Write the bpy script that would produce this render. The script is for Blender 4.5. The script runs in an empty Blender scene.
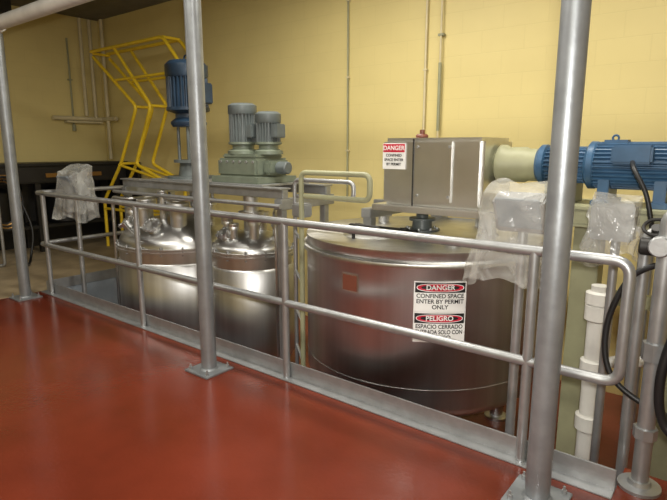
import bpy, bmesh, math, random
from mathutils import Vector, Matrix, noise
random.seed(3)
SC=bpy.context.scene
COL=SC.collection
PI=math.pi

# ------------------------------------------------------------ materials
def mat(name,col,rough=.5,metal=0.,var=0.,vscale=6.,bump=0.,bscale=40.,stretch=None,spec=None,col2=None,coat=0.,aniso=0.,rvar=0.):
    m=bpy.data.materials.new(name); m.use_nodes=True
    nt=m.node_tree; b=nt.nodes['Principled BSDF']
    b.inputs['Base Color'].default_value=(*col,1); b.inputs['Roughness'].default_value=rough
    b.inputs['Metallic'].default_value=metal
    if coat: b.inputs['Coat Weight'].default_value=coat; b.inputs['Coat Roughness'].default_value=.15
    if spec is not None: b.inputs['Specular IOR Level'].default_value=spec
    if aniso:
        tg=nt.nodes.new('ShaderNodeTangent'); tg.direction_type='RADIAL'; tg.axis='Z'
        nt.links.new(tg.outputs[0],b.inputs['Tangent']); b.inputs['Anisotropic'].default_value=aniso
    tc=nt.nodes.new('ShaderNodeTexCoord'); mp=nt.nodes.new('ShaderNodeMapping')
    nt.links.new(tc.outputs['Object'],mp.inputs['Vector'])
    if stretch: mp.inputs['Scale'].default_value=stretch
    if var or col2:
        n=nt.nodes.new('ShaderNodeTexNoise'); n.inputs['Scale'].default_value=vscale; n.inputs['Detail'].default_value=6
        nt.links.new(mp.outputs[0],n.inputs['Vector'])
        r=nt.nodes.new('ShaderNodeValToRGB')
        c2=col2 if col2 else tuple(c*(1-var) for c in col)
        r.color_ramp.elements[0].position=.35; r.color_ramp.elements[1].position=.65
        r.color_ramp.elements[0].color=(*c2,1); r.color_ramp.elements[1].color=(*col,1)
        nt.links.new(n.outputs['Fac'],r.inputs['Fac']); nt.links.new(r.outputs['Color'],b.inputs['Base Color'])
        if rvar:
            mr=nt.nodes.new('ShaderNodeMapRange'); mr.inputs['From Min'].default_value=.3; mr.inputs['From Max'].default_value=.7
            mr.inputs['To Min'].default_value=rough-rvar; mr.inputs['To Max'].default_value=rough+rvar
            nt.links.new(n.outputs['Fac'],mr.inputs['Value']); nt.links.new(mr.outputs[0],b.inputs['Roughness'])
    if bump:
        n2=nt.nodes.new('ShaderNodeTexNoise'); n2.inputs['Scale'].default_value=bscale; n2.inputs['Detail'].default_value=4
        nt.links.new(mp.outputs[0],n2.inputs['Vector'])
        bp=nt.nodes.new('ShaderNodeBump'); bp.inputs['Strength'].default_value=bump; bp.inputs['Distance'].default_value=.01
        nt.links.new(n2.outputs['Fac'],bp.inputs['Height']); nt.links.new(bp.outputs['Normal'],b.inputs['Normal'])
    return m
def wallmat(name,col,axis):
    m=mat(name,col,.55)
    nt=m.node_tree; b=nt.nodes['Principled BSDF']
    tc=nt.nodes['Texture Coordinate']
    sx=nt.nodes.new('ShaderNodeSeparateXYZ'); cb=nt.nodes.new('ShaderNodeCombineXYZ')
    nt.links.new(tc.outputs['Object'],sx.inputs[0])
    nt.links.new(sx.outputs[axis],cb.inputs[0]); nt.links.new(sx.outputs[2],cb.inputs[1])
    br=nt.nodes.new('ShaderNodeTexBrick'); br.inputs['Scale'].default_value=1
    br.inputs['Brick Width'].default_value=.4; br.inputs['Row Height'].default_value=.2; br.inputs['Mortar Size'].default_value=.005; br.inputs['Mortar Smooth'].default_value=.6
    nt.links.new(cb.outputs[0],br.inputs['Vector'])
    br.inputs['Color1'].default_value=(*col,1); br.inputs['Color2'].default_value=(*[c*.985 for c in col],1); br.inputs['Mortar'].default_value=(*[c*.95 for c in col],1)
    n=nt.nodes.new('ShaderNodeTexNoise'); n.inputs['Scale'].default_value=1.3; n.inputs['Detail'].default_value=5
    nt.links.new(tc.outputs['Object'],n.inputs['Vector'])
    mr=nt.nodes.new('ShaderNodeMapRange'); mr.inputs['To Min'].default_value=.88; mr.inputs['To Max'].default_value=1.06
    nt.links.new(n.outputs['Fac'],mr.inputs['Value'])
    mx=nt.nodes.new('ShaderNodeVectorMath'); mx.operation='SCALE'
    nt.links.new(br.outputs['Color'],mx.inputs[0]); nt.links.new(mr.outputs[0],mx.inputs['Scale'])
    nt.links.new(mx.outputs[0],b.inputs['Base Color'])
    bp=nt.nodes.new('ShaderNodeBump'); bp.inputs['Strength'].default_value=.18; bp.inputs['Distance'].default_value=.004; bp.invert=True
    nt.links.new(br.outputs['Fac'],bp.inputs['Height']); nt.links.new(bp.outputs[0],b.inputs['Normal'])
    return m
YEL=(.72,.60,.255)
M_wallB=wallmat('painted_block_y',YEL,0)
M_wallL=wallmat('painted_block_x',YEL,1)
M_floor=mat('red_epoxy',(.150,.026,.012),.17,0,col2=(.115,.021,.010),vscale=2.2,bump=.10,bscale=45,rvar=.05)
M_floor2=mat('red_epoxy_low',(.24,.06,.035),.35,0,var=.3,vscale=3,bump=.1,bscale=30)
M_tan=mat('tan_concrete',(.36,.28,.17),.6,0,var=.3,vscale=3,bump=.2,bscale=30)
M_ceil=mat('ceiling_paint',(.17,.16,.13),.8,0,var=.2)
M_ss=mat('stainless_brushed',(.66,.66,.65),.38,1,var=.20,vscale=9,bump=.05,bscale=60,stretch=(1,1,.03),aniso=.7)  # brushed grain; vertical colour streaks also paint in dark reflection bands
M_ssh=mat('stainless_dome',(.60,.60,.59),.34,1,var=.12,vscale=4,bump=.15,bscale=3,aniso=.3)
M_ssl=mat('stainless_lid',(.62,.62,.60),.40,1,var=.12,vscale=5,bump=.1,bscale=5)
M_ssbox=mat('stainless_box',(.72,.72,.70),.33,1,var=.12,vscale=4,bump=.25,bscale=3)
M_galv=mat('galvanised',(.43,.44,.445),.42,.75,var=.16,vscale=14,bump=.06,bscale=60)
M_post=mat('post_steel',(.32,.34,.355),.42,.6,var=.2,vscale=10,bump=.08,bscale=40)
M_blue=mat('blue_motor_paint',(.045,.115,.215),.38,0,var=.25,vscale=8)
M_dblue=mat('dark_blue_paint',(.020,.042,.075),.35,0,var=.3,vscale=8)
M_green=mat('grey_green_paint',(.18,.21,.16),.4,0,var=.25,vscale=8)
M_gm=mat('grey_motor_paint',(.12,.14,.14),.4,0,var=.25,vscale=8)
M_yel=mat('yellow_paint',(.85,.60,.03),.4,0,var=.12,vscale=10)
M_cream=mat('cream_paint',(.66,.58,.36),.5,0,var=.15)
M_black=mat('black_rubber',(.012,.012,.013),.45,0,var=.3)
M_dark=mat('dark_steel',(.022,.020,.018),.5,.2,var=.4,vscale=5)
M_white=mat('white_pvc',(.70,.69,.64),.35,0,var=.12,vscale=8)
M_sign=mat('sign_white',(.85,.85,.83),.4)
M_red=mat('sign_red',(.55,.01,.04),.4)
M_ink=mat('sign_ink',(.01,.01,.01),.5)
M_brown=mat('brown_plate',(.16,.05,.03),.4)
M_copper=mat('brass',(.35,.2,.07),.35,.8)
M_gold=mat('olive_paint',(.33,.33,.20),.5,0,var=.2)
M_slate=mat('bluegrey_panel',(.30,.34,.38),.4,.2,var=.2)
def plastic():
    m=bpy.data.materials.new('plastic_film'); m.use_nodes=True; nt=m.node_tree
    for n in list(nt.nodes): nt.nodes.remove(n)
    o=nt.nodes.new('ShaderNodeOutputMaterial'); t=nt.nodes.new('ShaderNodeBsdfTransparent'); t.inputs[0].default_value=(.96,.96,.95,1)
    p=nt.nodes.new('ShaderNodeBsdfPrincipled'); p.inputs['Base Color'].default_value=(.70,.70,.66,1); p.inputs['Roughness'].default_value=.14
    n=nt.nodes.new('ShaderNodeTexNoise'); n.inputs['Scale'].default_value=6; n.inputs['Detail'].default_value=3; n.inputs['Distortion'].default_value=1.0
    tc=nt.nodes.new('ShaderNodeTexCoord'); nt.links.new(tc.outputs['Object'],n.inputs['Vector'])
    bp=nt.nodes.new('ShaderNodeBump'); bp.inputs['Strength'].default_value=1; bp.inputs['Distance'].default_value=.04
    nt.links.new(n.outputs['Fac'],bp.inputs['Height']); nt.links.new(bp.outputs[0],p.inputs['Normal'])
    mr=nt.nodes.new('ShaderNodeMapRange'); mr.inputs['From Min'].default_value=.3; mr.inputs['From Max'].default_value=.7; mr.inputs['To Min'].default_value=.2; mr.inputs['To Max'].default_value=.4
    nt.links.new(n.outputs['Fac'],mr.inputs['Value'])
    mx=nt.nodes.new('ShaderNodeMixShader'); nt.links.new(mr.outputs[0],mx.inputs[0]); nt.links.new(t.outputs[0],mx.inputs[1]); nt.links.new(p.outputs[0],mx.inputs[2])
    nt.links.new(mx.outputs[0],o.inputs[0]); return m
M_film=plastic()
def emis(name,col,s):
    m=bpy.data.materials.new(name); m.use_nodes=True; b=m.node_tree.nodes['Principled BSDF']
    b.inputs['Emission Color'].default_value=(*col,1); b.inputs['Emission Strength'].default_value=s; b.inputs['Base Color'].default_value=(*col,1); return m
M_emis=emis('tube_diffuser',(1,.96,.88),6)

# ------------------------------------------------------------ mesh helpers
def grp(name,loc=(0,0,0)):
    e=bpy.data.objects.new(name,None); COL.objects.link(e); e.empty_display_size=.1; return e
def mk(name,bm,m,par=None,smooth=False):
    me=bpy.data.meshes.new(name); bmesh.ops.recalc_face_normals(bm,faces=bm.faces); bm.to_mesh(me); bm.free()
    if smooth:
        for p in me.polygons: p.use_smooth=True
        try: me.set_sharp_from_angle(angle=math.radians(38))
        except Exception: pass
    me.materials.append(m)
    o=bpy.data.objects.new(name,me); COL.objects.link(o)
    if par: o.parent=par
    return o
def box(name,c0,c1,m,par=None,bev=.004,rot=None):
    bm=bmesh.new(); c0=Vector(c0);c1=Vector(c1)
    s=[abs(c1[i]-c0[i]) for i in range(3)]; c=(c0+c1)/2
    bmesh.ops.create_cube(bm,size=1); bmesh.ops.scale(bm,vec=s,verts=bm.verts)
    if bev and min(s)>bev*2.2: bmesh.ops.bevel(bm,geom=bm.edges[:],offset=bev,segments=2,affect='EDGES')
    if rot: bmesh.ops.rotate(bm,cent=(0,0,0),matrix=rot,verts=bm.verts)
    bmesh.ops.translate(bm,vec=c,verts=bm.verts)
    return mk(name,bm,m,par)
def frame(d):
    d=d.normalized(); a=Vector((0,0,1)) if abs(d.z)<.9 else Vector((1,0,0))
    x=d.cross(a).normalized(); return x,d.cross(x).normalized()
def lathe(name,prof,p0,p1,m,par=None,seg=48,smooth=True):
    bm=bmesh.new(); p0=Vector(p0); d=(Vector(p1)-p0).normalized(); x,y=frame(d)
    rings=[]
    for t,r in prof:
        c=d*t
        if r<1e-5: rings.append([bm.verts.new(c)])
        else: rings.append([bm.verts.new(c+(x*math.cos(2*PI*i/seg)+y*math.sin(2*PI*i/seg))*r) for i in range(seg)])
    for a,b in zip(rings,rings[1:]):
        for i in range(seg):
            j=(i+1)%seg
            if len(a)==1 and len(b)==1: continue
            if len(a)==1: bm.faces.new((a[0],b[i],b[j]))
            elif len(b)==1: bm.faces.new((a[i],b[0],a[j]))
            else: bm.faces.new((a[i],b[i],b[j],a[j]))
    if len(rings[0])>1: bm.faces.new(rings[0])
    if len(rings[-1])>1: bm.faces.new(rings[-1][::-1])
    o=mk(name,bm,m,par,smooth); o.location=p0; return o
def cyl(name,p0,p1,r,m,par=None,seg=24,bev=0.):
    L=(Vector(p1)-Vector(p0)).length
    pr=[(0,r),(L,r)] if not bev else [(0,r-bev),(bev,r),(L-bev,r),(L,r-bev)]
    return lathe(name,pr,p0,p1,m,par,seg)
def fillet(pts,r,n=6):
    pts=[Vector(p) for p in pts]; out=[pts[0]]
    for i in range(1,len(pts)-1):
        a,b,c=pts[i-1],pts[i],pts[i+1]; u=(a-b); v=(c-b)
        rr=min(r,u.length*.45,v.length*.45); u.normalize(); v.normalize()
        if rr<1e-4 or u.dot(v)<-.999: out.append(b); continue
        s=b+u*rr; e=b+v*rr
        for k in range(n+1):
            t=k/n; out.append(s*(1-t)**2+b*2*t*(1-t)+e*t*t)
    out.append(pts[-1]); return out
def tube(name,pts,r,m,par=None,fr=.06,seg=14,closed=False):
    P=fillet(pts,fr) if fr>0 else [Vector(p) for p in pts]
    bm=bmesh.new(); n=len(P); T=[]
    for i in range(n):
        if closed: T.append((P[(i+1)%n]-P[i-1]).normalized())
        else: T.append(((P[min(i+1,n-1)]-P[max(i-1,0)])).normalized())
    x,_=frame(T[0]); rings=[]
    for i in range(n):
        x=(x-T[i]*x.dot(T[i])).normalized(); y=T[i].cross(x)
        rings.append([bm.verts.new(P[i]+(x*math.cos(2*PI*k/seg)+y*math.sin(2*PI*k/seg))*r) for k in range(seg)])
    rng=range(n) if closed else range(n-1)
    for i in rng:
        a=rings[i]; b=rings[(i+1)%n]
        for k in range(seg): bm.faces.new((a[k],a[(k+1)%seg],b[(k+1)%seg],b[k]))
    if not closed: bm.faces.new(rings[0]); bm.faces.new(rings[-1][::-1])
    return mk(name,bm,m,par,True)
def spline(pts,n=10):
    P=[Vector(p) for p in pts]; out=[]
    for i in range(len(P)-1):
        p0=P[max(i-1,0)];p1=P[i];p2=P[i+1];p3=P[min(i+2,len(P)-1)]
        for k in range(n):
            t=k/n
            out.append(.5*((2*p1)+(-p0+p2)*t+(2*p0-5*p1+4*p2-p3)*t*t+(-p0+3*p1-3*p2+p3)*t**3))
    out.append(P[-1]); return out
def text(s,size,M,m,par,name='lettering'):
    c=bpy.data.curves.new(name,'FONT'); c.body=s; c.size=size; c.align_x='CENTER'; c.align_y='CENTER'; c.extrude=.0008; c.offset=size*.018
    o=bpy.data.objects.new(name,c); COL.objects.link(o); bpy.context.view_layer.update()
    me=bpy.data.meshes.new_from_object(o.evaluated_get(bpy.context.evaluated_depsgraph_get()))
    bpy.data.objects.remove(o); me.transform(M); me.materials.clear(); me.materials.append(m)
    o=bpy.data.objects.new(name,me); COL.objects.link(o); o.parent=par; return o
def finned(name,p0,p1,r,m,par,nf=28,fin=.02):
    bm=bmesh.new(); p0=Vector(p0);p1=Vector(p1); d=(p1-p0); x,y=frame(d); n=nf*4; rings=[]
    for c in (p0,p1):
        R=[]
        for i in range(n):
            rr=r if (i%4) in (0,1) else r-fin
            a=2*PI*i/n; R.append(bm.verts.new(c+(x*math.cos(a)+y*math.sin(a))*rr))
        rings.append(R)
    for i in range(n): bm.faces.new((rings[0][i],rings[0][(i+1)%n],rings[1][(i+1)%n],rings[1][i]))
    bm.faces.new(rings[0]); bm.faces.new(rings[1][::-1])
    return mk(name,bm,m,par)
def bolts(c,axis,R,n,r,h,m,par,name='bolt'):
    c=Vector(c); d=Vector(axis).normalized(); x,y=frame(d)
    for i in range(n):
        p=c+(x*math.cos(2*PI*i/n+.3)+y*math.sin(2*PI*i/n+.3))*R
        lathe(f'{name}_{i}',[(0,r),(h,r)],p,p+d,m,par,6,False)

# ------------------------------------------------------------ room
def slab(name,a,b,m): return box(name,a,b,m,None,0)
slab('floor',(-6.0,-4.2,-.25),(3.2,2.5,0),M_floor)
slab('floor_pit',(-6.0,2.5,-.75),(3.2,5.0,-.6),M_floor2)
slab('floor_side',(-9.0,-4.2,-.25),(-6.0,5.0,0),M_tan)
slab('wall_back',(-9.15,5.0,-.75),(3.2,5.15,3.6),M_wallB)
slab('wall_left',(-9.15,-4.2,-.25),(-9.0,5.0,3.6),M_wallL)
slab('wall_right',(3.2,-4.2,-.75),(3.35,5.15,3.6),M_wallL)
slab('wall_front',(-9.15,-4.35,-.25),(3.35,-4.2,3.6),M_wallB)
slab('ceiling',(-9.15,-4.35,3.6),(3.35,5.15,3.75),M_ceil)
slab('trim_pit_side',(-6.02,2.5,-.6),(-5.98,5.0,-.0),M_slate)

g=grp('ceiling_duct'); box('duct_run',(-8.95,-2,3.32),(-8.3,3.4,3.55),M_dark,g,.01)
for i in range(6): box(f'duct_flange_{i}',(-8.98,-1.9+i*1.02,3.30),(-8.27,-1.86+i*1.02,3.57),M_dark,g,.004)
for i in range(3): box(f'hanger_{i}',(-8.66,-1.2+i*2.0,3.5),(-8.62,-1.16+i*2.0,3.6),M_dark,g,0)

# ------------------------------------------------------------ posts + overhead pipe
for i,x in enumerate((-.62,-2.89,-5.86)):
    g=grp('pipe_column'); y=2.24
    cyl('shaft',(x,y,.01),(x,y,2.6),.053,M_post,g,32)
    box('base_plate',(x-.12,y-.12,0),(x+.12,y+.12,.014),M_post,g,.003)
    for dx in(-.09,.09):
        for dy in(-.09,.09): lathe('anchor_bolt',[(0,.012),(.022,.012),(.022,.006),(.04,.006)],(x+dx,y+dy,.012),(x+dx,y+dy,1),M_galv,g,6,False)
    lathe('weld',[(0,.066),(.012,.056)],(x,y,.013),(x,y,1),M_post,g,32)
g=grp('overhead_pipe')
cyl('run',(-7.2,2.24,2.68),(3.1,2.24,2.68),.062,M_white,g,28)
for x in (-7.2,-5.86,-2.89,-.62,1.6): cyl('coupling',(x-.07,2.24,2.68),(x+.07,2.24,2.68),.078,M_white,g,28,.008)
cyl('valve_body',(-6.02,2.24,2.66),(-6.02,2.08,2.66),.07,M_galv,g,20,.01)
cyl('valve_bonnet',(-6.02,2.10,2.66),(-6.02,2.02,2.66),.04,M_dark,g)
cyl('valve_collar',(-6.12,2.24,2.68),(-6.06,2.24,2.68),.085,M_dark,g,24,.006)

# ------------------------------------------------------------ guard rail with toe plate
g=grp('guard_rail'); Y=2.48; R=.024; XL=-5.95; XR=-.385
tube('main_loop',[(XL+.02,Y+.03,1.07),(XL+.04,Y,1.07),(XR,Y,1.07),(XR,Y,.53),(XL+.04,Y,.53),(XL+.02,Y+.03,.53)],R,M_galv,g,.07,16)
for x in (-.78,-2.37,-4.08,-5.8): 
    cyl('post',(x,Y,.0),(x,Y,1.07),R,M_galv,g,16)
box('toe_plate',(-5.97,Y+.022,0),(-.36,Y+.032,.11),M_galv,g,.002)
box('toe_foot',(-5.97,Y-.045,0),(-.36,Y+.024,.008),M_galv,g,.002)
g=grp('guard_rail')
for z in (1.07,.53): tube('rail',[(XL+.03,Y+.02,z),(XL,Y+.06,z),(XL,4.85,z)],R,M_galv,g,.03,16)
for y in (3.5,4.8): cyl('post_side',(XL,y,.0),(XL,y,1.07),R,M_galv,g,16)
box('toe_plate_side',(XL-.03,Y+.04,0),(XL-.02,4.95,.11),M_galv,g,.002)

# ------------------------------------------------------------ mixing tank (flat lid) 
TX,TY,TR=-1.93,3.49,.85
g=grp('stainless_mixing_tank')
lathe('shell',[(0,.12),(.02,.14),(.30,.70),(.38,.82),(.44,TR),(1.40,TR),(1.41,TR+.004),(1.43,TR+.004)],(TX,TY,-.5+.0),(TX,TY,2),M_ss,g,128)
lathe('rim',[(0,TR+.002),(0,TR+.028),(.012,TR+.032),(.03,TR+.028),(.032,TR-.02)],(TX,TY,.83),(TX,TY,2),M_ss,g,128)
lathe('lid',[(0,TR+.01),(.012,TR),(.05,.55),(.075,.2),(.08,0)],(TX,TY,.862),(TX,TY,2),M_ssl,g,128)
lathe('weld_band',[(0,TR+.001),(.003,TR+.002),(.006,TR+.001)],(TX,TY,.06),(TX,TY,2),M_ss,g,128)
for k in range(4):
    a=PI/4+k*PI/2; px,py=TX+.66*math.cos(a),TY+.66*math.sin(a)
    cyl(f'leg_{k}',(px,py,-.6),(px,py,-.1),.05,M_ss,g); lathe(f'foot_{k}',[(0,.09),(.02,.09),(.03,.05)],(px,py,-.6),(px,py,1),M_ss,g)
cyl('outlet',(TX,TY,-.6),(TX,TY,-.45),.06,M_ss,g)
mx,my=TX-.20,TY-.36
lathe('manway_ring',[(0,.215),(.035,.215),(.04,.2),(.04,.19)],(mx,my,.875),(mx,my,2),M_ss,g,48)
lathe('manway_gasket',[(0,.207),(.01,.207)],(mx,my,.914),(mx,my,2),M_dark,g,48)
lathe('manway_cover',[(0,.21),(.01,.205),(.03,.15),(.045,0)],(mx,my,.922),(mx,my,2),M_ssl,g,48)
tube('manway_handle',[(mx-.13,my-.10,.94),(mx-.13,my-.10,1.0),(mx+.13,my-.10,1.0),(mx+.13,my-.10,.94)],.012,M_dark,g,.03)
box('hinge_bar',(mx-.24,my+.2,.885),(mx+.24,my+.24,.955),M_dark,g,.006)
for k in range(3):
    a=-PI/2+k*2.1; px,py=mx+.225*math.cos(a),my+.225*math.sin(a)
    cyl(f'clamp_{k}',(px,py,.875),(px,py,.98),.012,M_dark,g,10); cyl(f'clamp_knob_{k}',(px-.03,py,.97),(px+.03,py,.97),.01,M_dark,g,10)
for (nx,ny,r,h) in ((.42,-.35,.035,.08),(.55,-.1,.045,.1),(-.5,.25,.045,.12),(-.55,-.22,.03,.06),(.25,.5,.05,.14)):
    lathe('lid_nozzle',[(0,r),(h-.02,r),(h-.02,r*1.5),(h,r*1.5)],(TX+nx,TY+ny,.88),(TX+nx,TY+ny,2),M_ss,g,24)
def curved_plate(name,az,z,w,h,m,par,off=.004,th=.002):
    bm=bmesh.new(); n=10; V=[]
    for r in (TR+off,TR+off+th):
        for zz in (z-h/2,z+h/2):
            V.append([bm.verts.new((TX+r*math.cos(az+(k/n-.5)*w/TR),TY+r*math.sin(az+(k/n-.5)*w/TR),zz)) for k in range(n+1)])
    for a,b in ((0,1),(2,3),(0,2),(1,3)):
        for k in range(n): bm.faces.new((V[a][k],V[a][k+1],V[b][k+1],V[b][k]))
    bm.faces.new((V[0][0],V[1][0],V[3][0],V[2][0])); bm.faces.new((V[0][n],V[1][n],V[3][n],V[2][n]))
    return mk(name,bm,m,par)
curved_plate('nameplate',math.radians(-92),.70,.11,.10,M_brown,g)
curved_plate('nameplate_frame',math.radians(-92),.70,.13,.12,M_ss,g,.001,.002)

# signs
az=math.radians(-53)
s=grp('danger_sign')
def ctext(st,size,az,z,m,par,off,name,w=None):
    c=bpy.data.curves.new(name,'FONT'); c.body=st; c.size=size; c.align_x='CENTER'; c.align_y='CENTER'; c.offset=size*.02
    o=bpy.data.objects.new(name,c); COL.objects.link(o); bpy.context.view_layer.update()
    me=bpy.data.meshes.new_from_object(o.evaluated_get(bpy.context.evaluated_depsgraph_get())); bpy.data.objects.remove(o)
    xs=[v.co.x for v in me.vertices]; cw=max(xs)-min(xs); sc=1 if (w is None or cw<w) else w/cw
    for v in me.vertices:
        a=az+v.co.x*sc/TR; r=TR+off; v.co=(TX+r*math.cos(a),TY+r*math.sin(a),z+v.co.y)
    me.materials.clear(); me.materials.append(m); o=bpy.data.objects.new(name,me); COL.objects.link(o); o.parent=par
def coval(name,az,z,w,h,m,par,off):
    bm=bmesh.new(); vs=[]
    N=40; 
    c=bm.verts.new((TX+(TR+off)*math.cos(az),TY+(TR+off)*math.sin(az),z))
    for k in range(N):
        t=2*PI*k/N; dx=w/2*(abs(math.cos(t))**.8)*(1 if math.cos(t)>0 else -1); dz=h/2*(abs(math.sin(t))**.8)*(1 if math.sin(t)>0 else -1)
        a=az+dx/TR; vs.append(bm.verts.new((TX+(TR+off)*math.cos(a),TY+(TR+off)*math.sin(a),z+dz)))
    for k in range(N): bm.faces.new((c,vs[k],vs[(k+1)%N]))
    return mk(name,bm,m,par)
SZ=.565
curved_plate('sign_panel_upper',az,SZ+.1,.31,.188,M_sign,s,.004)
curved_plate('sign_panel_lower',az,SZ-.09,.31,.188,M_sign,s,.004)
for zc,head,lines in ((SZ+.1,'DANGER',('CONFINED SPACE','ENTER BY PERMIT','ONLY')),(SZ-.09,'PELIGRO',('ESPACIO CERRADO','ENTRADA SOLO CON','PERMISO'))):
    curved_plate('heading_block',az,zc+.056,.297,.062,M_ink,s,.0065,.0005)
    coval('heading_oval',az,zc+.056,.28,.052,M_sign,s,.0078); coval('heading_oval_red',az,zc+.056,.27,.045,M_red,s,.0084)
    ctext(head,.042,az,zc+.056,M_sign,s,.0092,'heading',.21)
    for i,l in enumerate(lines): ctext(l,.036,az,zc+.004-i*.034,M_ink,s,.0075,'line',.28)

# ------------------------------------------------------------ support frame + mixer drive
g=grp('mixer_drive')
box('bridge_beam',(-3.0,4.42,.93),(-.55,4.52,1.03),M_galv,g,.006)
for x in (-2.95,-.6): box('bridge_leg',(x-.05,4.42,-.6),(x+.05,4.52,.93),M_galv,g,.005)
for x in (-2.24,-1.32):
    box('arm',(x-.04,3.2,1.03),(x+.04,4.5,1.10),M_galv,g,.005)
    box('arm_post',(x-.035,3.22,.885),(x+.035,3.29,1.03),M_galv,g,.004)
    box('arm_plate',(x-.1,3.18,.878),(x+.1,3.33,.892),M_galv,g,.003)
    box('gusset',(x-.055,4.30,.86),(x+.055,4.42,1.10),M_galv,g,.004)
box('housing',(-2.10,3.20,1.14),(-1.36,3.70,1.60),M_ssbox,g,.025)
box('housing_base',(-2.16,3.16,1.10),(-1.28,3.74,1.145),M_ssbox,g,.006)
box('housing_panel',(-1.83,3.185,1.18),(-1.56,3.202,1.575),M_ssbox,g,.006)
box('housing_seam',(-1.855,3.193,1.145),(-1.847,3.203,1.595),M_dark,g,0)
for z in (1.22,1.54):
    for x in(-1.81,-1.58): cyl('screw',(x,3.186,z),(x,3.180,z),.01,M_galv,g,8)
cyl('vent',(-1.93,3.45,1.60),(-1.93,3.45,1.63),.045,M_brown,g,20,.01); cyl('vent_stem',(-1.93,3.45,1.63),(-1.93,3.45,1.66),.018,M_brown,g)
lathe('seal_housing',[(0,.13),(.02,.13),(.02,.075),(.08,.07),(.08,.095),(.10,.095),(.10,.045),(.24,.045)],(TX,TY,.93),(TX,TY,2),M_gm,g,32)
bolts((TX,TY,.95),(0,0,1),.11,8,.01,.012,M_galv,g)
lathe('coupling_guard',[(0,.10),(.02,.125),(.05,.125),(.07,.11),(.18,.11),(.20,.10),(.26,.10)],(-1.36,3.45,1.43),(0,3.45,1.43),M_gold,g,32)
g2=grp('blue_electric_motor'); ax=(3.45,1.435)
def mx_(x): return (x,ax[0],ax[1])
lathe('gear_flange',[(0,.10),(.02,.12),(.05,.12),(.06,.10)],mx_(-1.10),mx_(0),M_blue,g2,40)
finned('gear_barrel',mx_(-1.05),mx_(-.80),.108,M_blue,g2,24,.014)
lathe('motor_flange',[(0,.11),(.02,.138),(.05,.138),(.06,.13)],mx_(-.82),mx_(0),M_blue,g2,40)
finned('barrel',mx_(-.765),mx_(-.36),.134,M_blue,g2,32,.018)
lathe('fan_cowl',[(0,.134),(.02,.142),(.16,.142),(.195,.115),(.2,0)],mx_(-.36),mx_(0),M_blue,g2,40)
box('terminal_box',(-.66,3.25,1.45),(-.46,3.33,1.55),M_blue,g2,.012)
box('lifting_pad',(-.74,3.40,1.54),(-.60,3.50,1.58),M_blue,g2,.01)
for x in (-.70,-.42):
    box('foot',(x-.05,3.28,1.215),(x+.05,3.62,1.245),M_blue,g2,.004)
    box('foot_web',(x-.03,3.33,1.24),(x+.03,3.57,1.36),M_blue,g2,.004)
tube('eye_bolt',[( -.68+.016*math.cos(t*PI/8),3.45,1.59+.016*math.sin(t*PI/8)) for t in range(16)],.006,M_blue,g2,0,8,True)
tube('conduit',spline([(-.55,3.25,1.46),(-.52,3.16,1.42),(-.45,3.12,1.3),(-.40,3.12,1.1)]),.012,M_black,g2,0)
g=grp('motor_stand')
box('top_plate',(-1.2,3.2,1.195),(-.2,3.7,1.215),M_gold,g,.003)
for y in (3.22,3.64): box('channel',(-1.25,y,1.11),(-.15,y+.05,1.195),M_gold,g,.005)
box('column',(-.85,3.40,-.6),(-.70,3.55,1.11),M_gold,g,.006)
box('column_base',(-.95,3.3,-.6),(-.6,3.65,-.585),M_gold,g,.003)
box('column_cap',(-.92,3.22,1.095),(-.63,3.68,1.112),M_gold,g,.003)
box('column_b',(-.32,3.40,-.6),(-.2,3.52,1.11),M_gold,g,.006)
box('brace',(-.85,3.43,.62),(-.2,3.49,.70),M_gold,g,.004)
box('pedestal',(-1.02,3.33,1.213),(-.86,3.57,1.33),M_gold,g,.004)

# sign on housing
s=grp('danger_sign')
box('panel',(-2.09,3.190,1.39),(-1.91,3.199,1.565),M_sign,s,.001)
box('heading_block',(-2.085,3.188,1.505),(-1.915,3.192,1.56),M_red,s,0)
text('DANGER',.042,Matrix.Translation((-2.0,3.187,1.532))@Matrix.Rotation(PI/2,4,'X'),M_sign,s)
for i,l in enumerate(('CONFINED','SPACE ENTER','BY PERMIT')):
    text(l,.025,Matrix.Translation((-2.0,3.189,1.483-.030*i))@Matrix.Rotation(PI/2,4,'X'),M_ink,s)

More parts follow.
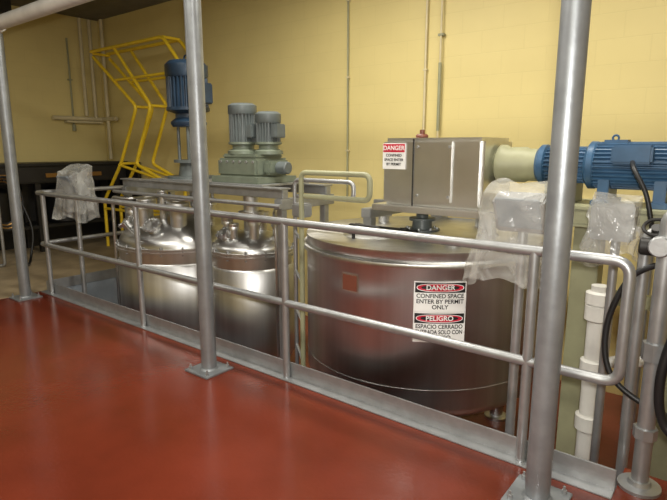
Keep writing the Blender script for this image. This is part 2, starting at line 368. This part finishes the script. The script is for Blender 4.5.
# ------------------------------------------------------------ domed tanks (left): straight shells, clamped domed tops
def domed_tank(DX,DY,DR,zr,dh,clamps,nozz,glasses):
    g=grp('domed_mixing_tank')
    zb=-.56
    lathe('shell',[(0,DR*.5),(.05,DR*.85),(.12,DR),(zr-zb+.02,DR)],(DX,DY,zb),(DX,DY,2),M_ss,g,128)
    lathe('jacket',[(0,DR),(.01,DR+.02),(zr+.27,DR+.02),(zr+.30,DR)],(DX,DY,-.40),(DX,DY,2),M_ss,g,128)
    lathe('rim_flange',[(0,DR),(0,DR+.03),(.02,DR+.03),(.024,DR+.025),(.03,DR+.025),(.034,DR+.03),(.05,DR+.03),(.05,DR-.01)],(DX,DY,zr),(DX,DY,2),M_ss,g,128)
    dome=[(.0,DR)]
    for k in range(1,15):
        t=k/14*PI/2*.95; dome.append((dh*math.sin(t),DR*math.cos(t)))
    dome.append((dh,0.))
    z0=zr+.05
    lathe('dome',dome,(DX,DY,z0),(DX,DY,2),M_ssh,g,128)
    dp=lambda dx,dy: z0+dh*math.sqrt(max(0,1-(dx*dx+dy*dy)/DR**2))
    for k in range(clamps):
        a=2*PI*k/clamps; px,py=DX+(DR+.018)*math.cos(a),DY+(DR+.018)*math.sin(a)
        cyl(f'rim_clamp_{k}',(px,py,zr-.015),(px,py,zr+.075),.011,M_galv,g,8)
    for k in range(4):
        a=PI/4+k*PI/2; px,py=DX+DR*.72*math.cos(a),DY+DR*.72*math.sin(a); cyl(f'leg_{k}',(px,py,-.6),(px,py,-.4),.04,M_ss,g)
    for dx,dy,r,h in nozz:
        z=dp(dx,dy)-.05
        lathe('dome_nozzle',[(0,r),(h,r),(h,r*1.45),(h+.025,r*1.45),(h+.03,r*1.4),(h+.035,r*1.4),(h+.04,r*1.45),(h+.06,r*1.4),(h+.065,0)],(DX+dx,DY+dy,z),(DX+dx,DY+dy,3),M_ss,g,28)
    for dx,dy,r in glasses:
        p=Vector((DX+dx,DY+dy,dp(dx,dy)-.03)); n=Vector((dx/DR*.9,dy/DR*.9,.9)).normalized()
        lathe('sight_glass',[(0,r),(.07,r),(.07,r*1.45),(.10,r*1.45),(.105,r*.85),(.105,0)],p,p+n,M_ss,g,28)
        bolts(p+n*.095,n,r*1.2,6,.009,.015,M_galv,g)
    return g,dp
AX,AY,AR=-4.82,3.46,.64
g,dp=domed_tank(AX,AY,AR,.52,.27,20,((-.30,-.22,.07,.20),(-.05,-.42,.06,.20),(.30,-.25,.08,.20),(.42,.05,.05,.24),(-.42,.1,.06,.2),(.12,-.12,.05,.16),(-.1,.3,.07,.2),(-.45,-.3,.04,.18),(.05,-.25,.035,.28)),((.18,-.44,.06),(-.28,-.42,.06)))
tube('vent_pipe',[(AX-.42,AY+.1,.85),(AX-.42,AY+.1,1.0),(AX-.42,AY-.35,1.0),(AX-.74,AY-.35,1.0),(AX-.76,AY-.35,-.59)],.02,M_ss,g,.06)
tube('dome_handrail',spline([(AX-.5,AY-.34,.66),(AX-.4,AY-.42,.79),(AX-.15,AY-.55,.76),(AX+.1,AY-.58,.66)]),.012,M_ss,g,0)
tube('cross_pipe',[(AX+.05,AY-.25,.95),(AX+.05,AY-.25,1.03),(AX+.42,AY-.25,1.03),(AX+.56,AY-.1,1.03),(AX+.56,AY-.1,.62)],.016,M_ss,g,.05)
BX,BY,BR=-3.72,3.45,.375
g,dp=domed_tank(BX,BY,BR,.56,.16,14,((-.2,-.12,.04,.14),(.18,-.14,.045,.16),(.02,-.24,.035,.12),(.0,.12,.06,.16),(.24,.08,.03,.14)),((-.06,-.24,.05),))
tube('spray_pipe',[(BX+.24,BY+.08,.78),(BX+.24,BY+.08,.98),(BX+.5,BY-.2,.98),(BX+.52,BY-.2,.7),(BX+.52,BY-.2,-.59)],.016,M_ss,g,.05)
cyl('mixer_shaft_cover',(BX,BY,.72),(BX,BY,1.12),.07,M_ss,g)
lathe('cover_flange',[(0,.12),(.03,.12)],(BX,BY,.92),(BX,BY,2),M_ss,g)

# agitator bridge over domed tanks
g=grp('agitator_bridge')
for y in (3.18,3.74):
    box('beam',(-5.45,y,1.12),(-3.05,y+.07,1.20),M_galv,g,.006)
    box('beam_flange',(-5.45,y-.03,1.195),(-3.05,y+.10,1.208),M_galv,g,.003)
for x in (-5.43,-3.12):
    box('cross_beam',(x,3.15,1.03),(x+.08,3.85,1.12),M_galv,g,.005)
    for y in (3.2,3.75): box('leg',(x+.01,y-.03,-.6),(x+.07,y+.03,1.03),M_galv,g,.004)
box('deck_plate',(-4.95,3.2,1.208),(-3.3,3.8,1.222),M_galv,g,.003)
cyl('front_pipe',(-5.5,3.1,1.07),(-3.0,3.1,1.07),.018,M_galv,g,12)

g=grp('vertical_agitator_motor'); X,Yc=-4.66,3.5
V=lambda z:(X,Yc,z)
lathe('mount_flange',[(0,.24),(.025,.24),(.025,.13),(.16,.11),(.16,.17),(.19,.17)],V(1.222),V(3),M_gm,g,40)
cyl('drive_shaft',V(.93),V(1.9),.028,M_galv,g)
for k in range(4):
    a=PI/4+k*PI/2; cyl('lantern_rod',(X+.11*math.cos(a),Yc+.11*math.sin(a),1.40),(X+.11*math.cos(a),Yc+.11*math.sin(a),1.80),.016,M_gm,g,12)
lathe('motor_flange',[(0,.16),(.03,.18),(.05,.18),(.09,.13),(.13,.13),(.16,.215),(.19,.215)],V(1.74),V(3),M_dblue,g,40)
finned('motor_barrel',V(1.92),V(2.22),.205,M_dblue,g,30,.022)
lathe('fan_cowl',[(0,.205),(.02,.212),(.12,.212),(.16,.17),(.17,0)],V(2.22),V(3),M_dblue,g,40)
box('terminal_box',(X+.17,Yc-.12,1.96),(X+.28,Yc+.1,2.16),M_dblue,g,.012)
tube('eye_bolt',[(X+.03*math.cos(t*PI/8),Yc,2.41+.03*math.sin(t*PI/8)) for t in range(16)],.009,M_dblue,g,0,8,True)

g=grp('twin_shaft_gearmotor'); 
box('gearbox',(-3.98,3.28,1.28),(-3.46,3.70,1.44),M_green,g,.02)
box('gearbox_cover',(-3.94,3.31,1.435),(-3.50,3.67,1.48),M_green,g,.015)
box('gearbox_foot',(-4.02,3.24,1.222),(-3.40,3.74,1.28),M_green,g,.006)
box('gearbox_side',(-3.46,3.36,1.30),(-3.38,3.60,1.42),M_green,g,.02)
lathe('gearbox_nose',[(0,.11),(.03,.11),(.04,.07),(.08,.07)],(-3.98,3.5,1.35),(-5,3.5,1.35),M_green,g,28)
for i in range(6): cyl('cover_bolt',(-3.92+i*.085,3.282,1.41),(-3.92+i*.085,3.27,1.41),.012,M_galv,g,8)
for (mx2,my2,r,h) in ((-3.81,3.46,.125,.44),(-3.54,3.52,.11,.36)):
    lathe('motor_adapter',[(0,r+.02),(.03,r+.02),(.05,r*.8),(.08,r*.8),(.09,r+.01),(.11,r+.01)],(mx2,my2,1.475),(mx2,my2,3),M_green,g,32)
    finned('motor_barrel',(mx2,my2,1.58),(mx2,my2,1.475+h-.08),r,M_gm,g,24,.016)
    lathe('fan_cowl',[(0,r),(.01,r+.006),(.08,r+.006),(.1,r*.8),(.105,0)],(mx2,my2,1.475+h-.085),(mx2,my2,3),M_gm,g,32)
    box('terminal_box',(mx2+r*.8,my2-.06,1.62),(mx2+r+.05,my2+.06,1.74),M_gm,g,.008)
cyl('side_motor',(-3.38,3.48,1.36),(-3.26,3.48,1.36),.055,M_gm,g,24,.01)

# ------------------------------------------------------------ access ladder/handrail between tanks
g=grp('tank_access_handrail')
tube('loop_front',[(-2.47,2.76,-.6),(-2.47,2.76,1.37),(-1.9,2.76,1.37),(-1.9,2.76,1.21),(-2.44,2.76,1.21)],.018,M_gold,g,.05)
tube('loop_rear',[(-2.75,3.0,-.6),(-2.75,3.0,1.30),(-2.2,3.0,1.30),(-2.2,3.0,1.18),(-2.72,3.0,1.18)],.016,M_galv,g,.05)
for z in (-.3,0,.3,.6,.9): cyl('rung',(-2.47,2.76,z),(-2.75,3.0,z),.012,M_galv,g,12)
box('valve_box',(-2.66,2.86,1.04),(-2.54,2.96,1.14),M_galv,g,.01)

# ------------------------------------------------------------ control panels + plastic sheets
def drape(name,cx,cy,ztop,wt,dt,zbot,wb,db,par,seed=0,ang=0,tilt=0.,hang=0.):
    bm=bmesh.new(); N=96; L=18; rings=[]
    for l in range(L+1):
        t=l/L; R=[]
        w=wt+(wb-wt)*t**1.3; d=dt+(db-dt)*t**1.3
        for i in range(N):
            a=2*PI*i/N; c_,s_=math.cos(a),math.sin(a)
            k=1/max(abs(c_),abs(s_)); k=k*.75+.25
            fold=1+.10*t*math.sin(a*7+seed)+.05*t*math.sin(a*13+seed*2)
            x=w/2*c_*k*fold; y=d/2*s_*k*fold
            nz=noise.noise(Vector((x*7+seed,y*7,t*4)))*.04
            z=ztop-(ztop-zbot)*t + nz*1.2+.03*t*math.sin(a*3+seed) + tilt*y*(1-t) + hang*x*t
            x+=nz*.7
            X_=x*math.cos(ang)-y*math.sin(ang); Y_=x*math.sin(ang)+y*math.cos(ang)
            R.append(bm.verts.new((cx+X_,cy+Y_,z)))
        rings.append(R)
    for a,b in zip(rings,rings[1:]):
        for i in range(N): bm.faces.new((a[i],a[(i+1)%N],b[(i+1)%N],b[i]))
    c=bm.verts.new((cx,cy,ztop+.02))
    for i in range(N): bm.faces.new((c,rings[0][(i+1)%N],rings[0][i]))
    return mk(name,bm,M_film,par,True)
g=grp('plastic_wrapped_control_panel')
R1=Matrix.Rotation(math.radians(28),3,'X')
box('panel_box',(-1.06,2.66,1.12),(-.80,2.76,1.31),M_galv,g,.01,R1)
box('panel_face',(-1.04,2.645,1.13),(-.82,2.665,1.30),M_slate,g,.004,R1)
cyl('panel_stem',(-.93,2.74,-.6),(-.93,2.74,1.15),.025,M_galv,g,16)
box('stem_foot',(-1.02,2.65,-.6),(-.84,2.83,-.585),M_galv,g,.002)
drape('plastic_sheet',-.95,2.69,1.34,.32,.18,.87,.46,.22,g,1.3,0,.3,.12)
g=grp('plastic_wrapped_junction_box')
box('box_body',(-.66,2.92,1.08),(-.46,3.02,1.26),M_galv,g,.01)
cyl('box_stem',(-.54,2.97,-.6),(-.54,2.97,1.08),.022,M_galv,g,16)
drape('plastic_sheet',-.56,2.97,1.29,.22,.14,1.0,.24,.17,g,4.1)
g=grp('plastic_wrapped_control_panel')
box('panel_box',(-5.88,2.72,1.02),(-5.60,2.84,1.28),M_galv,g,.01,R1)
box('panel_face',(-5.86,2.705,1.05),(-5.62,2.725,1.25),M_slate,g,.004,R1)
cyl('panel_stem',(-5.74,2.80,-.6),(-5.74,2.80,1.1),.025,M_galv,g,16)
drape('plastic_sheet',-5.70,2.79,1.31,.34,.20,.80,.42,.32,g,6.3,.2,.3)

# ------------------------------------------------------------ right side piping
g=grp('white_pvc_drain_pipe'); px,py=-.62,3.12
cyl('pipe',(px,py,-.6),(px,py,.72),.05,M_white,g,28)
for z in (-.05,.28,.60): lathe('coupling',[(0,.055),(.01,.068),(.09,.068),(.10,.055)],(px,py,z),(px,py,2),M_white,g,28)
lathe('cleanout_cap',[(0,.07),(.06,.07),(.07,.045),(.1,.045)],(px,py,.70),(px,py,2),M_white,g,28)
tube('branch',[(px,py,.33),(px+.12,py,.40),(px+.3,py+.1,.40)],.03,M_white,g,.05)
g=grp('steel_utility_pipe'); px,py=-.28,2.62
cyl('riser',(px,py,-.0),(px,py,1.2),.036,M_galv,g,24)
cyl('union',(px,py,.62),(px,py,.70),.052,M_galv,g,8); cyl('union_low',(px,py,.25),(px,py,.30),.05,M_galv,g,8)
lathe('floor_flange',[(0,.09),(.015,.09),(.02,.05),(.04,.045)],(px,py,0),(px,py,1),M_galv,g,24)
tube('elbow_run',[(px,py,1.15),(px,py,1.27),(px+.6,py,1.27)],.036,M_galv,g,.07)
cyl('tee',(px-.02,py-.06,1.13),(px-.02,py+.16,1.13),.045,M_galv,g,20,.006)
tube('second_riser',[(px-.10,py+.16,-.6),(px-.10,py+.16,1.16),(px+.2,py+.16,1.2)],.025,M_galv,g,.05)
g=grp('pipe_valve'); 
cyl('valve_body',(-.40,2.74,1.10),(-.24,2.74,1.10),.04,M_dark,g,16,.008)
cyl('bonnet',(-.33,2.74,1.1),(-.33,2.66,1.2),.022,M_dark,g,14)
tube('handwheel',[(-.33+.05*math.cos(t*PI/10),2.66+.04*math.sin(t*PI/10),1.2+.03*math.sin(t*PI/10)) for t in range(20)],.008,M_dark,g,0,8,True)
box('lever',(-.35,2.70,1.16),(-.18,2.725,1.175),M_dark,g,.003)
g=grp('floor_landing'); box('landing_slab',(-.36,2.5,-.25),(.6,2.75,0),M_floor,g,0)
g=grp('black_hose')
tube('loop_a',spline([(-.10,2.55,.95),(-.20,2.56,.80),(-.24,2.55,.55),(-.2,2.56,.35),(-.05,2.52,.3),(.1,2.55,.35)]),.020,M_black,g,0)
tube('loop_b',spline([(-.26,2.72,1.05),(-.42,2.74,.95),(-.5,2.74,.7),(-.46,2.72,.47),(-.28,2.70,.36),(-.02,2.6,.36)]),.014,M_black,g,0)
tube('loop_c',spline([(-.05,2.56,1.0),(-.16,2.54,.72),(-.14,2.54,.45),(-.02,2.52,.25),(.1,2.5,.2)]),.024,M_black,g,0)

# ------------------------------------------------------------ yellow pallet gate
g=grp('yellow_safety_gate'); g.location=(.16,.05,0)
for dy in (0,.26):
    yy=4.55-dy
    P=lambda x,z:(x,yy,z)
    tube('arm_main',[P(-8.2,2.93),P(-6.4,2.93),P(-6.08,2.6),P(-6.2,2.2)],.024,M_yel,g,.08,12)
    tube('arm_zig',[P(-8.15,2.85),P(-7.1,2.09),P(-7.6,1.3),P(-8.15,.72),P(-8.15,.0)],.024,M_yel,g,.08,12)
    tube('arm_zag',[P(-7.55,2.9),P(-6.75,2.09),P(-7.2,1.3),P(-6.45,1.05),P(-6.45,.0)],.024,M_yel,g,.08,12)
    tube('brace_mid',[P(-7.6,2.48),P(-6.16,2.48)],.02,M_yel,g,0,12)
    tube('brace_low',[P(-7.65,1.28),P(-6.5,1.08)],.02,M_yel,g,0,12)
    tube('brace_foot',[P(-8.15,.6),P(-6.45,.6)],.02,M_yel,g,0,12)
for x,z in ((-8.15,2.9),(-6.4,2.93),(-7.1,2.09),(-7.6,1.3),(-8.15,.72),(-6.75,2.09),(-6.45,1.05)):
    cyl('cross_tube',(x,4.29,z),(x,4.55,z),.02,M_yel,g,12)

# ------------------------------------------------------------ wall conduits
for i,(x,z0,r) in enumerate(((-3.74,.95,.010),(-2.77,1.3,.012))):
    g=grp('wall_conduit'); cyl('tube',(x,4.975,z0),(x,4.975,3.6),r,M_cream if i else M_gold,g,12)
    for z in (1.5,2.3,3.1): box('strap',(x-.02,4.96,z-.01),(x+.02,5.0,z+.01),M_cream,g,.002)
g=grp('wall_conduit'); cyl('tube',(-2.6,4.96,1.5),(-2.6,4.96,3.6),.010,M_cream,g,12); cyl('sleeve',(-2.6,4.96,1.7),(-2.6,4.96,2.35),.016,M_gold,g,12); box('strap',(-2.63,4.95,2.6),(-2.57,5,2.62),M_gold,g,0)
g=grp('wall_pipework')
for y,z0 in ((4.82,2.0),(4.66,2.05)):
    cyl('riser',(-8.93,y,z0),(-8.93,y,3.58),.03,M_cream,g,14)
tube('corner_run',[(-8.93,4.1,2.0),(-8.93,4.93,2.0),(-8.5,4.93,2.0)],.035,M_cream,g,.05)
tube('corner_drop',[(-8.75,4.93,3.58),(-8.75,4.93,1.34)],.03,M_cream,g,0)
box('bracket',(-8.99,4.3,1.93),(-8.88,4.9,1.96),M_cream,g,.003)
g=grp('wall_conduit'); cyl('tube',(-8.97,4.45,1.85),(-8.97,4.45,3.25),.014,M_gold,g,12); cyl('end_fitting',(-8.97,4.45,1.8),(-8.97,4.45,1.9),.03,M_gold,g,12); box('strap',(-9.0,4.42,2.6),(-8.95,4.48,2.62),M_gold,g,0)

# ------------------------------------------------------------ dark bench machinery on the left
g=grp('dark_process_conveyor')
box('trough',(-8.9,-.6,1.02),(-8.25,4.9,1.27),M_dark,g,.02)
box('top_rail',(-8.92,-.62,1.27),(-8.22,4.92,1.31),M_black,g,.005)
box('back_panel',(-8.97,-.6,0),(-8.90,4.95,1.25),M_dark,g,.004)
box('side_panel',(-8.9,4.92,0),(-7.95,4.98,1.30),M_dark,g,.004)
box('lower_shelf',(-8.85,-.5,.35),(-8.3,4.8,.40),M_dark,g,.01)
for y in (-.4,1.35,2.4,3.5,4.75):
    for x in (-8.8,-8.33): box('leg',(x-.04,y-.04,0),(x+.04,y+.04,1.02),M_dark,g,.005)
for y in (.8,1.9,2.95,4.0): lathe('drum',[(0,.25),(.02,.27),(.5,.27),(.55,.2),(.56,0)],(-8.57,y,.40),(-8.57,y,2),M_black,g,32)
for y in (1.6,2.2,2.9,3.6,4.2): box('grip',(-8.26,y,1.1),(-8.22,y+.25,1.16),M_copper,g,.004)
g=grp('coiled_hose')
for k in range(5):
    rr=.22+.015*k; tube(f'coil_{k}',[(-8.12+.02*k,2.95+rr*.8*math.cos(t*PI/14),.78+rr*1.3*math.sin(t*PI/14)) for t in range(28)],.016,M_copper if k%2 else M_black,g,0,8,True)
cyl('hook',(-8.2,2.95,1.1),(-8.0,2.95,1.1),.015,M_dark,g)
tube('tail',spline([(-8.05,3.15,.8),(-7.9,3.2,.4),(-7.8,3.1,.03),(-7.4,2.9,.02)]),.016,M_black,g,0)
g=grp('floor_standpipe'); tube('run',[(-8.1,2.2,.02),(-7.6,2.7,.02),(-7.6,2.7,1.0)],.02,M_galv,g,.05)

# ------------------------------------------------------------ lights
def fixture(x,y,L=1.25,W=.3,power=60,ang=0,col=(1,.95,.85)):
    g=grp('ceiling_light_fixture')
    box('housing',(x-L/2,y-W/2,3.5),(x+L/2,y+W/2,3.6),M_white,g,.01)
    box('diffuser',(x-L/2+.03,y-W/2+.03,3.485),(x+L/2-.03,y+W/2-.03,3.5),M_emis,g,0)
    l=bpy.data.lights.new('tube_light','AREA'); l.shape='RECTANGLE'; l.size=L; l.size_y=W; l.energy=power; l.color=col
    o=bpy.data.objects.new('tube_light',l); o.location=(x,y,3.46); COL.objects.link(o); o.parent=g
fixture(-3.0,3.1,power=72); fixture(-.6,3.1,power=48); fixture(-3.2,.4,power=55); fixture(-.4,.2,power=60); fixture(-6.6,.2,power=30); fixture(-1.0,-2.4,power=55)
# the photographer's flash, just beside the lens
l=bpy.data.lights.new('camera_flash','SPOT'); l.energy=210; l.shadow_soft_size=.05; l.spot_size=math.radians(100); l.spot_blend=.7; l.color=(1,.97,.92)
o=bpy.data.objects.new('camera_flash',l); o.location=(.05,-.02,1.66); o.rotation_euler=(math.radians(84),0,math.radians(38.4)); COL.objects.link(o)
w=bpy.data.worlds.new('world'); SC.world=w; w.use_nodes=True
w.node_tree.nodes['Background'].inputs[0].default_value=(1,.95,.88,1); w.node_tree.nodes['Background'].inputs[1].default_value=.05

# ------------------------------------------------------------ camera
cam=bpy.data.cameras.new('camera'); co=bpy.data.objects.new('camera',cam); COL.objects.link(co)
co.location=(0,0,1.54); co.rotation_euler=(math.radians(90-10.86),0,math.radians(38.4)); cam.lens=28.98; cam.sensor_width=36; cam.clip_start=.05
SC.camera=co
SC.view_settings.view_transform='Standard'
